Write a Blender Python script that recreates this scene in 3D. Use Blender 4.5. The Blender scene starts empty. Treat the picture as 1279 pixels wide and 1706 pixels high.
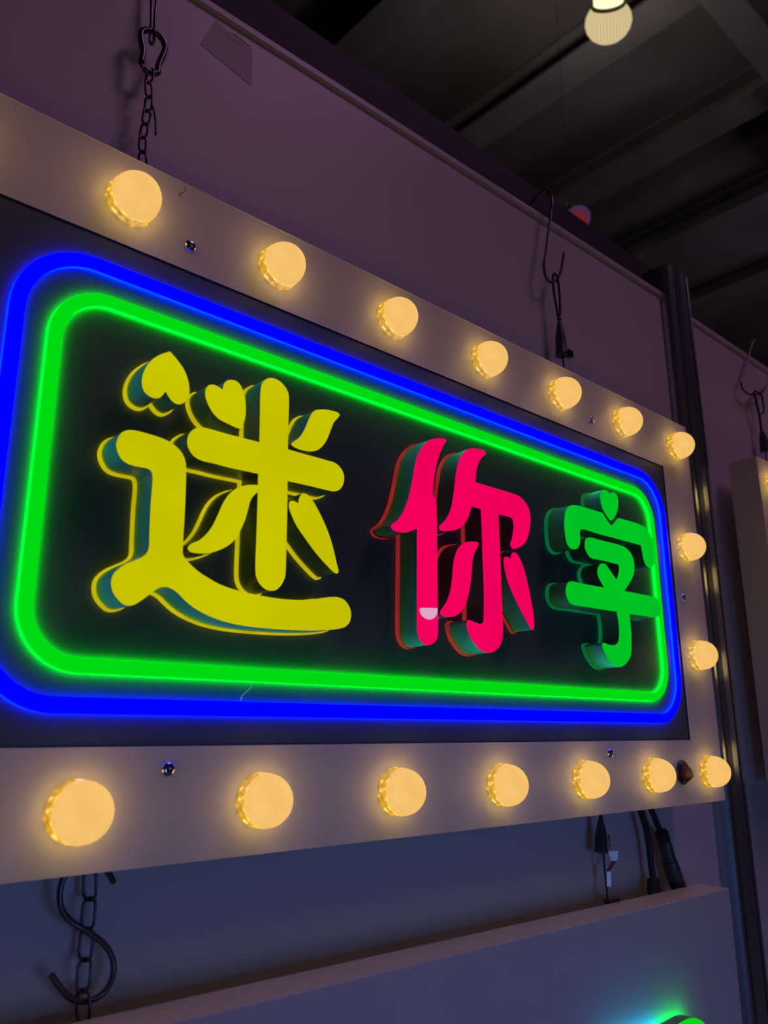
import bpy, bmesh, math
from math import pi, sin, cos, radians
from mathutils import Vector, Matrix
from mathutils.geometry import tessellate_polygon

# ------------------------------------------------------------------ camera
CAM = {'f': 1368.7258090373923, 'loc': [-1.266626, -0.6175263, -0.5057747], 'rot': [[0.7363347, -0.6766047, -0.00416362], [0.1755954, 0.1970323, -0.9645437], [0.6534351, 0.7094959, 0.2638904]]}
scene = bpy.context.scene
COL = scene.collection
cam_data = bpy.data.cameras.new('camera')
cam = bpy.data.objects.new('camera', cam_data)
COL.objects.link(cam)
cam_data.sensor_fit = 'VERTICAL'
cam_data.sensor_height = 36.0
cam_data.lens = CAM['f'] / 1706.0 * 36.0
_r = CAM['rot']                       # rows: image right, image down, forward
_m = Matrix(((_r[0][0], -_r[1][0], -_r[2][0]),
             (_r[0][1], -_r[1][1], -_r[2][1]),
             (_r[0][2], -_r[1][2], -_r[2][2])))
cam.matrix_world = Matrix.Translation(CAM['loc']) @ _m.to_4x4()
cam_data.clip_start = 0.02
cam_data.clip_end = 100
cam_data.dof.use_dof = True
cam_data.dof.focus_distance = 0.95
cam_data.dof.aperture_fstop = 7.5
scene.camera = cam

# ------------------------------------------------------------------ world, lights, exposure
world = bpy.data.worlds.new('world')
scene.world = world
world.use_nodes = True
bg = world.node_tree.nodes['Background']
bg.inputs[0].default_value = (0.74, 0.42, 0.62, 1)
bg.inputs[1].default_value = 0.011


def area_light(name, loc, target, size, color, watts):
    d = bpy.data.lights.new(name, 'AREA')
    d.shape = 'SQUARE'
    d.size = size
    d.color = color
    d.energy = watts
    o = bpy.data.objects.new(name, d)
    COL.objects.link(o)
    o.location = loc
    o.rotation_euler = (Vector(target) - Vector(loc)).to_track_quat('-Z', 'Y').to_euler()
    return o


area_light('hall_wash_lamp', (1.2, -2.5, 4.2), (-0.3, 0.0, 0.0), 1.4, (1.0, 0.47, 1.0), 23.0)
area_light('booth_wash_lamp', (-0.8, -2.0, -0.97), (-0.55, 0.0, -1.35), 0.8, (0.16, 0.36, 1.0), 1.3).data.spread = radians(78)
area_light('ceiling_fill', (7.0, -2.0, 3.0), (7.5, 1.5, 4.6), 1.0, (1.0, 0.86, 0.95), 40.0)  # unseen fill, added to brighten the dark ceiling

scene.view_settings.view_transform = 'Standard'
scene.view_settings.look = 'None'
scene.view_settings.gamma = 1.0
scene.view_settings.use_curve_mapping = False
scene.view_settings.exposure = 0.0
scene.cycles.use_denoising = True
scene.cycles.max_bounces = 8


# ------------------------------------------------------------------ materials
def set_in(n, key, v):
    if key in n.inputs:
        n.inputs[key].default_value = v


def mat(name, color, rough=0.5, metal=0.0, var=0.0, vscale=20.0, stretch=(1, 1, 1), spec=0.5, bump=0.0, coat=0.0):
    m = bpy.data.materials.new(name)
    m.use_nodes = True
    nt = m.node_tree
    b = nt.nodes['Principled BSDF']
    b.inputs['Base Color'].default_value = (*color, 1)
    b.inputs['Roughness'].default_value = rough
    b.inputs['Metallic'].default_value = metal
    set_in(b, 'Specular IOR Level', spec)
    set_in(b, 'Coat Weight', coat)
    if var or bump:
        tc = nt.nodes.new('ShaderNodeTexCoord')
        mp = nt.nodes.new('ShaderNodeMapping')
        mp.inputs['Scale'].default_value = stretch
        nz = nt.nodes.new('ShaderNodeTexNoise')
        nz.inputs['Scale'].default_value = vscale
        nz.inputs['Detail'].default_value = 5
        nt.links.new(tc.outputs['Object'], mp.inputs[0])
        nt.links.new(mp.outputs[0], nz.inputs['Vector'])
        if var:
            rp = nt.nodes.new('ShaderNodeValToRGB')
            rp.color_ramp.elements[0].position = 0.3
            rp.color_ramp.elements[1].position = 0.7
            rp.color_ramp.elements[0].color = (*[c * (1 - var) for c in color], 1)
            rp.color_ramp.elements[1].color = (*[min(1, c * (1 + var)) for c in color], 1)
            nt.links.new(nz.outputs['Fac'], rp.inputs[0])
            nt.links.new(rp.outputs[0], b.inputs['Base Color'])
        if bump:
            bp = nt.nodes.new('ShaderNodeBump')
            bp.inputs['Strength'].default_value = bump
            bp.inputs['Distance'].default_value = 0.002
            nt.links.new(nz.outputs['Fac'], bp.inputs['Height'])
            nt.links.new(bp.outputs[0], b.inputs['Normal'])
    return m


def lit(name, color, strength=1.0, base=(0, 0, 0), var=0.0, vscale=12.0, rough=0.5, spec=0.0):
    """a lit acrylic: emits its own light, with an optional diffuse body colour"""
    m = mat(name, base, rough, spec=spec)
    nt = m.node_tree
    b = nt.nodes['Principled BSDF']
    b.inputs['Emission Color'].default_value = (*color, 1)
    b.inputs['Emission Strength'].default_value = strength
    if var:
        tc = nt.nodes.new('ShaderNodeTexCoord')
        nz = nt.nodes.new('ShaderNodeTexNoise')
        nz.inputs['Scale'].default_value = vscale
        mr = nt.nodes.new('ShaderNodeMapRange')
        mr.inputs['From Min'].default_value = 0.3
        mr.inputs['From Max'].default_value = 0.7
        mr.inputs['To Min'].default_value = strength * (1 - var)
        mr.inputs['To Max'].default_value = strength * (1 + var)
        nt.links.new(tc.outputs['Object'], nz.inputs['Vector'])
        nt.links.new(nz.outputs['Fac'], mr.inputs['Value'])
        nt.links.new(mr.outputs[0], b.inputs['Emission Strength'])
    return m


M = {
    'wall': mat('wall_laminate', (0.74, 0.70, 0.72), 0.45, var=0.03, vscale=3.0),
    'stain': mat('wall_residue', (0.68, 0.64, 0.66), 0.6),
    'scuff': mat('wall_scuff', (0.92, 0.86, 0.84), 0.6),
    'white': mat('white_painted_metal', (0.84, 0.80, 0.79), 0.42, var=0.02, vscale=30.0, stretch=(1, 1, 12)),
    'grey_box': mat('light_grey_painted_metal', (0.72, 0.70, 0.71), 0.30, var=0.02, vscale=12.0),
    'panel': mat('black_acrylic_panel', (0.105, 0.138, 0.138), 0.42, var=0.08, vscale=8.0, spec=0.25),
    'letter_side': mat('dark_letter_return', (0.14, 0.23, 0.19), 0.35, spec=0.5),
    'dome': lit('warm_bulb_dome', (0.93, 0.53, 0.155), 1.0, var=0.05, vscale=40.0),
    'chrome': mat('polished_steel', (0.72, 0.72, 0.75), 0.12, 1.0),
    'steel': mat('dark_steel', (0.15, 0.14, 0.16), 0.32, 1.0),
    'plate': mat('bright_steel_plate', (0.95, 0.95, 1.0), 0.3, 0.2),
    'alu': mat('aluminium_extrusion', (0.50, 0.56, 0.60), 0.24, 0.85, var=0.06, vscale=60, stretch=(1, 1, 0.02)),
    'alu_dark': mat('dark_aluminium', (0.020, 0.022, 0.022), 0.7, 0.0),  # one even dark grey for the fascia beam and the yoke
    'rubber': mat('black_rubber', (0.022, 0.022, 0.028), 0.5),
    'plug': mat('dark_grey_plug_plastic', (0.06, 0.075, 0.085), 0.4),
    'brass': mat('brass_sleeve', (0.75, 0.42, 0.16), 0.3, 1.0),
    'lip_shade_clip': mat('lip_shade_clip_black', (0.012, 0.012, 0.014), 1.0, spec=0.0),  # black for the lip's painted shadow line and for the clip block
    'switch': mat('black_switch_plastic', (0.02, 0.02, 0.022), 0.35),
    'rocker': mat('dark_red_rocker', (0.12, 0.010, 0.022), 0.45),
    'ceiling': mat('dark_ceiling', (0.13, 0.12, 0.13), 0.9, var=0.5, vscale=0.45),
    'beam': mat('grey_roof_steel', (0.13, 0.125, 0.135), 0.8, var=0.2, vscale=2.0),
    'floor': mat('grey_carpet', (0.28, 0.28, 0.30), 0.95, var=0.2, vscale=40),
    'blue': lit('blue_neon_face', (0.0, 0.0, 1.0), 7.0),
    'blue_side': lit('blue_neon_side', (0.0, 0.006, 1.0), 18.0),
    'green': lit('green_neon_face', (0.0, 0.70, 0.006), 1.0),
    'green_side': lit('green_neon_side', (0.0, 1.0, 0.008), 13.0),
    'yellow': lit('yellow_letter_face', (0.56, 0.54, 0.0), 1.0, var=0.05),
    'yellow_base': lit('yellow_letter_base', (0.52, 0.45, 0.003), 1.0, var=0.15, vscale=25),
    'pink': lit('pink_letter_face', (0.88, 0.0, 0.105), 1.0, var=0.06),
    'pink_base': lit('red_letter_base', (0.40, 0.02, 0.025), 0.6, base=(0.1, 0.05, 0.05), var=0.3, vscale=25),
    'green_face': lit('green_letter_face', (0.0, 0.54, 0.017), 1.0, var=0.05),
    'green_base': lit('green_letter_base', (0.0, 0.20, 0.06), 0.6, base=(0.05, 0.08, 0.05), var=0.3, vscale=25),
    'patch': lit('pale_glowing_patch', (0.72, 0.38, 0.58), 1.0),
    'halo_green': lit('green_halo_light', (0.0, 1.0, 0.12), 5.5),
    'halo_cyan': lit('cyan_halo_light', (0.0, 0.55, 1.0), 5.5),
    'thread': mat('pale_glue_thread', (0.5, 0.6, 0.6), 0.4),
    'hair': mat('dark_hair', (0.12, 0.08, 0.08), 0.5),
    'wrap': mat('clear_plastic_wrap', (0.55, 0.5, 0.58), 0.15),
    'lamp_shade': lit('prismatic_lamp_shade', (0.95, 0.78, 0.42), 0.82),
    'lamp_groove': lit('prismatic_lamp_groove', (0.80, 0.60, 0.28), 0.62),
    'lamp_core': lit('lamp_core', (1.0, 0.95, 0.5), 1.3),
    'lamp_ring': mat('lamp_ring', (0.10, 0.11, 0.05), 0.5),
    'red_lens': lit('red_spot_lens', (0.5, 0.05, 0.06), 0.28),
    'violet_lit': lit('spot_can_violet_lit', (0.25, 0.12, 0.4), 0.18, base=(0.1, 0.08, 0.12)),  # violet light on the can, painted in as faint emission
}


def collar_material():
    """clear yellow acrylic ring, glowing, with glints painted into its emission"""
    m = mat('bulb_collar_acrylic', (0.75, 0.5, 0.1), 0.12, spec=0.6)
    nt = m.node_tree
    b = nt.nodes['Principled BSDF']
    tc = nt.nodes.new('ShaderNodeTexCoord')
    nz = nt.nodes.new('ShaderNodeTexNoise')
    nz.inputs['Scale'].default_value = 210.0
    nz.inputs['Detail'].default_value = 3.0
    rp = nt.nodes.new('ShaderNodeValToRGB')
    e = rp.color_ramp.elements
    e[0].position = 0.30
    e[0].color = (0.15, 0.08, 0.004, 1)
    e[1].position = 0.78
    e[1].color = (1.3, 0.95, 0.32, 1)  # bright glints painted into the emission by noise
    mid = e.new(0.58)
    mid.color = (0.46, 0.28, 0.014, 1)
    nt.links.new(tc.outputs['Object'], nz.inputs['Vector'])
    nt.links.new(nz.outputs['Fac'], rp.inputs[0])
    nt.links.new(rp.outputs[0], b.inputs['Emission Color'])
    b.inputs['Emission Strength'].default_value = 1.0
    return m


M['collar'] = collar_material()


# ------------------------------------------------------------------ helpers
def link(name, mesh, parent=None, loc=(0, 0, 0), rot=(0, 0, 0)):
    o = bpy.data.objects.new(name, mesh)
    COL.objects.link(o)
    o.location = loc
    o.rotation_euler = rot
    if parent is not None:
        o.parent = parent
    return o


def tag(o, label=None, cat=None, group=None, kind=None):
    if label:
        o['label'] = label
    if cat:
        o['category'] = cat
    if group:
        o['group'] = group
    if kind:
        o['kind'] = kind
    return o


def thing(name, loc, label, cat, group=None, rot=(0, 0, 0)):
    return tag(link(name, None, None, loc, rot), label, cat, group)


def mesh_of(name, bm, *mats, smooth=False):
    me = bpy.data.meshes.new(name)
    bmesh.ops.recalc_face_normals(bm, faces=bm.faces)
    bm.to_mesh(me)
    bm.free()
    for m in mats:
        me.materials.append(m)
    if smooth:
        for p in me.polygons:
            p.use_smooth = True
    return me


def sharp_shade(o, angle=35):
    for p in o.data.polygons:
        p.use_smooth = True
    o.data.set_sharp_from_angle(angle=radians(angle))


def add_box(bm, x0, x1, y0, y1, z0, z1, mi=0, bevel=0.0):
    b = bmesh.new()
    vs = [b.verts.new((x, y, z)) for x in (x0, x1) for y in (y0, y1) for z in (z0, z1)]
    for f in ((0, 1, 3, 2), (4, 6, 7, 5), (0, 4, 5, 1), (2, 3, 7, 6), (0, 2, 6, 4), (1, 5, 7, 3)):
        b.faces.new([vs[i] for i in f])
    if bevel:
        bmesh.ops.bevel(b, geom=b.edges[:], offset=bevel, segments=2, affect='EDGES')
    t = bpy.data.meshes.new('tmp')
    for f in b.faces:
        f.material_index = mi
    b.to_mesh(t)
    b.free()
    bm.from_mesh(t)
    bpy.data.meshes.remove(t)


def box_mesh(name, b, m, bevel=0.0):
    bm = bmesh.new()
    add_box(bm, *b, bevel=bevel)
    return mesh_of(name, bm, m)


def catmull(pts, n=6, closed=False):
    P = [Vector(p) for p in pts]
    out = []
    N = len(P)
    rng = range(N) if closed else range(N - 1)
    for i in rng:
        p1, p2 = P[i], P[(i + 1) % N]
        p0 = P[i - 1] if (closed or i > 0) else p1 + (p1 - p2)
        p3 = P[(i + 2) % N] if (closed or i + 2 < N) else p2 + (p2 - p1)
        # centripetal parametrisation: no overshoot next to long straight runs
        t1 = max((p1 - p0).length, 1e-9) ** 0.5
        t2 = t1 + max((p2 - p1).length, 1e-9) ** 0.5
        t3 = t2 + max((p3 - p2).length, 1e-9) ** 0.5
        for k in range(n):
            t = t1 + (t2 - t1) * k / n
            a1 = p0 * ((t1 - t) / t1) + p1 * (t / t1)
            a2 = p1 * ((t2 - t) / (t2 - t1)) + p2 * ((t - t1) / (t2 - t1))
            a3 = p2 * ((t3 - t) / (t3 - t2)) + p3 * ((t - t2) / (t3 - t2))
            b1 = a1 * ((t2 - t) / t2) + a2 * (t / t2)
            b2 = a2 * ((t3 - t) / (t3 - t1)) + a3 * ((t - t1) / (t3 - t1))
            out.append(b1 * ((t2 - t) / (t2 - t1)) + b2 * ((t - t1) / (t2 - t1)))
    if not closed:
        out.append(P[-1].copy())
    return out


def add_tube(bm, pts, r, seg=10, closed=False, mi=0, caps=True):
    """r: a radius or one per point"""
    n = len(pts)
    P = [Vector(p) for p in pts]
    R = r if isinstance(r, (list, tuple)) else [r] * n
    T = []
    for i in range(n):
        a = P[i - 1] if (closed or i > 0) else P[i]
        b = P[(i + 1) % n] if (closed or i + 1 < n) else P[i]
        T.append((b - a).normalized())
    up = Vector((0, 0, 1)) if abs(T[0].z) < 0.9 else Vector((1, 0, 0))
    nrm = (up - T[0] * up.dot(T[0])).normalized()
    rings = []
    for i in range(n):
        nrm = (nrm - T[i] * nrm.dot(T[i])).normalized()
        bn = T[i].cross(nrm)
        rings.append([bm.verts.new(P[i] + (nrm * cos(2 * pi * k / seg) + bn * sin(2 * pi * k / seg)) * R[i]) for k in range(seg)])
    for i in range(n if closed else n - 1):
        a, b = rings[i], rings[(i + 1) % n]
        for k in range(seg):
            f = bm.faces.new((a[k], a[(k + 1) % seg], b[(k + 1) % seg], b[k]))
            f.material_index = mi
            f.smooth = True
    if caps and not closed:
        for ring in (rings[0], rings[-1]):
            bm.faces.new(ring).material_index = mi


def tube(name, pts, r, m, parent=None, n=5, seg=10, closed=False):
    bm = bmesh.new()
    c = catmull(pts, n, closed)
    if isinstance(r, (list, tuple)):
        k = len(c) - 1
        rr = []
        for i in range(len(c)):
            t = i / k * (len(r) - 1)
            j = min(int(t), len(r) - 2)
            rr.append(r[j] + (r[j + 1] - r[j]) * (t - j))
        r = rr
    add_tube(bm, c, r, seg, closed)
    return link(name, mesh_of(name, bm, m), parent)


def lathe_mesh(name, prof, m, seg=48, axis='Y', cap_start=False, cap_end=False):
    """prof: (radius, height) pairs; axis Y turns them about the sign's normal, towards the room (-Y)"""
    bm = bmesh.new()
    rings = []
    for r, h in prof:
        if r < 1e-6:
            rings.append([bm.verts.new((0, -h, 0) if axis == 'Y' else (0, 0, h))])
            continue
        ring = []
        for k in range(seg):
            a = 2 * pi * k / seg
            ring.append(bm.verts.new((r * cos(a), -h, r * sin(a)) if axis == 'Y' else (r * cos(a), r * sin(a), h)))
        rings.append(ring)
    for a, b in zip(rings, rings[1:]):
        for k in range(seg):
            k2 = (k + 1) % seg
            if len(a) == 1 and len(b) == 1:
                break
            if len(a) == 1:
                bm.faces.new((a[0], b[k], b[k2]))
            elif len(b) == 1:
                bm.faces.new((a[k], a[k2], b[0]))
            else:
                bm.faces.new((a[k], a[k2], b[k2], b[k]))
    if cap_start and len(rings[0]) > 1:
        bm.faces.new(rings[0])
    if cap_end and len(rings[-1]) > 1:
        bm.faces.new(rings[-1])
    return mesh_of(name, bm, m)


def lathe(name, prof, m, parent=None, loc=(0, 0, 0), **kw):
    ang = kw.pop('sharp', 40)
    o = link(name, lathe_mesh(name, prof, m, **kw), parent, loc)
    sharp_shade(o, ang)
    return o


def outline(points, n=5):
    """traced outline: (x, z, corner flag) -> dense closed polygon in the sign's plane"""
    P = [Vector((x, z)) for x, z, c in points]
    flags = [c for *_, c in points]
    if 1 not in flags:
        return catmull(P, n, True)
    s = flags.index(1)
    P = P[s:] + P[:s]
    flags = flags[s:] + flags[:s]
    out, run = [], [P[0]]
    for i in range(1, len(P) + 1):
        p = P[i % len(P)]
        run.append(p)
        if flags[i % len(P)]:
            out += catmull(run, n)[:-1] if len(run) > 2 else [run[0]]
            run = [p]
    return out


def area2(poly):
    return sum(a.x * b.y - b.x * a.y for a, b in zip(poly, poly[1:] + poly[:1]))


def offset(poly, d):
    """outward offset (mitred, clamped)"""
    s = 1 if area2(poly) > 0 else -1
    out = []
    n = len(poly)
    for i in range(n):
        a, b, c = poly[i - 1], poly[i], poly[(i + 1) % n]
        e1 = (b - a).normalized() if (b - a).length > 1e-9 else (c - b).normalized()
        e2 = (c - b).normalized() if (c - b).length > 1e-9 else e1
        n1 = Vector((e1.y, -e1.x)) * s
        n2 = Vector((e2.y, -e2.x)) * s
        m = n1 + n2
        m = m.normalized() if m.length > 1e-6 else n1
        k = d / max(0.6, m.dot(n1))
        out.append(b + m * k)
    return out


def slab(bm, front, yf, back, yb, mi=0, mi_front=None, cap_back=False):
    """prism between two outlines with equal point counts"""
    vf = [bm.verts.new((p.x, yf, p.y)) for p in front]
    vb = [bm.verts.new((p.x, yb, p.y)) for p in back]
    n = len(front)
    for i in range(n):
        j = (i + 1) % n
        bm.faces.new((vf[i], vf[j], vb[j], vb[i])).material_index = mi
    tri = tessellate_polygon([[Vector((p.x, p.y, 0)) for p in front]])
    for t in tri:
        try:
            bm.faces.new([vf[i] for i in t]).material_index = mi if mi_front is None else mi_front
        except ValueError:
            pass
    if cap_back:
        for t in tessellate_polygon([[Vector((p.x, p.y, 0)) for p in back]]):
            try:
                bm.faces.new([vb[i] for i in t]).material_index = mi
            except ValueError:
                pass


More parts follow.
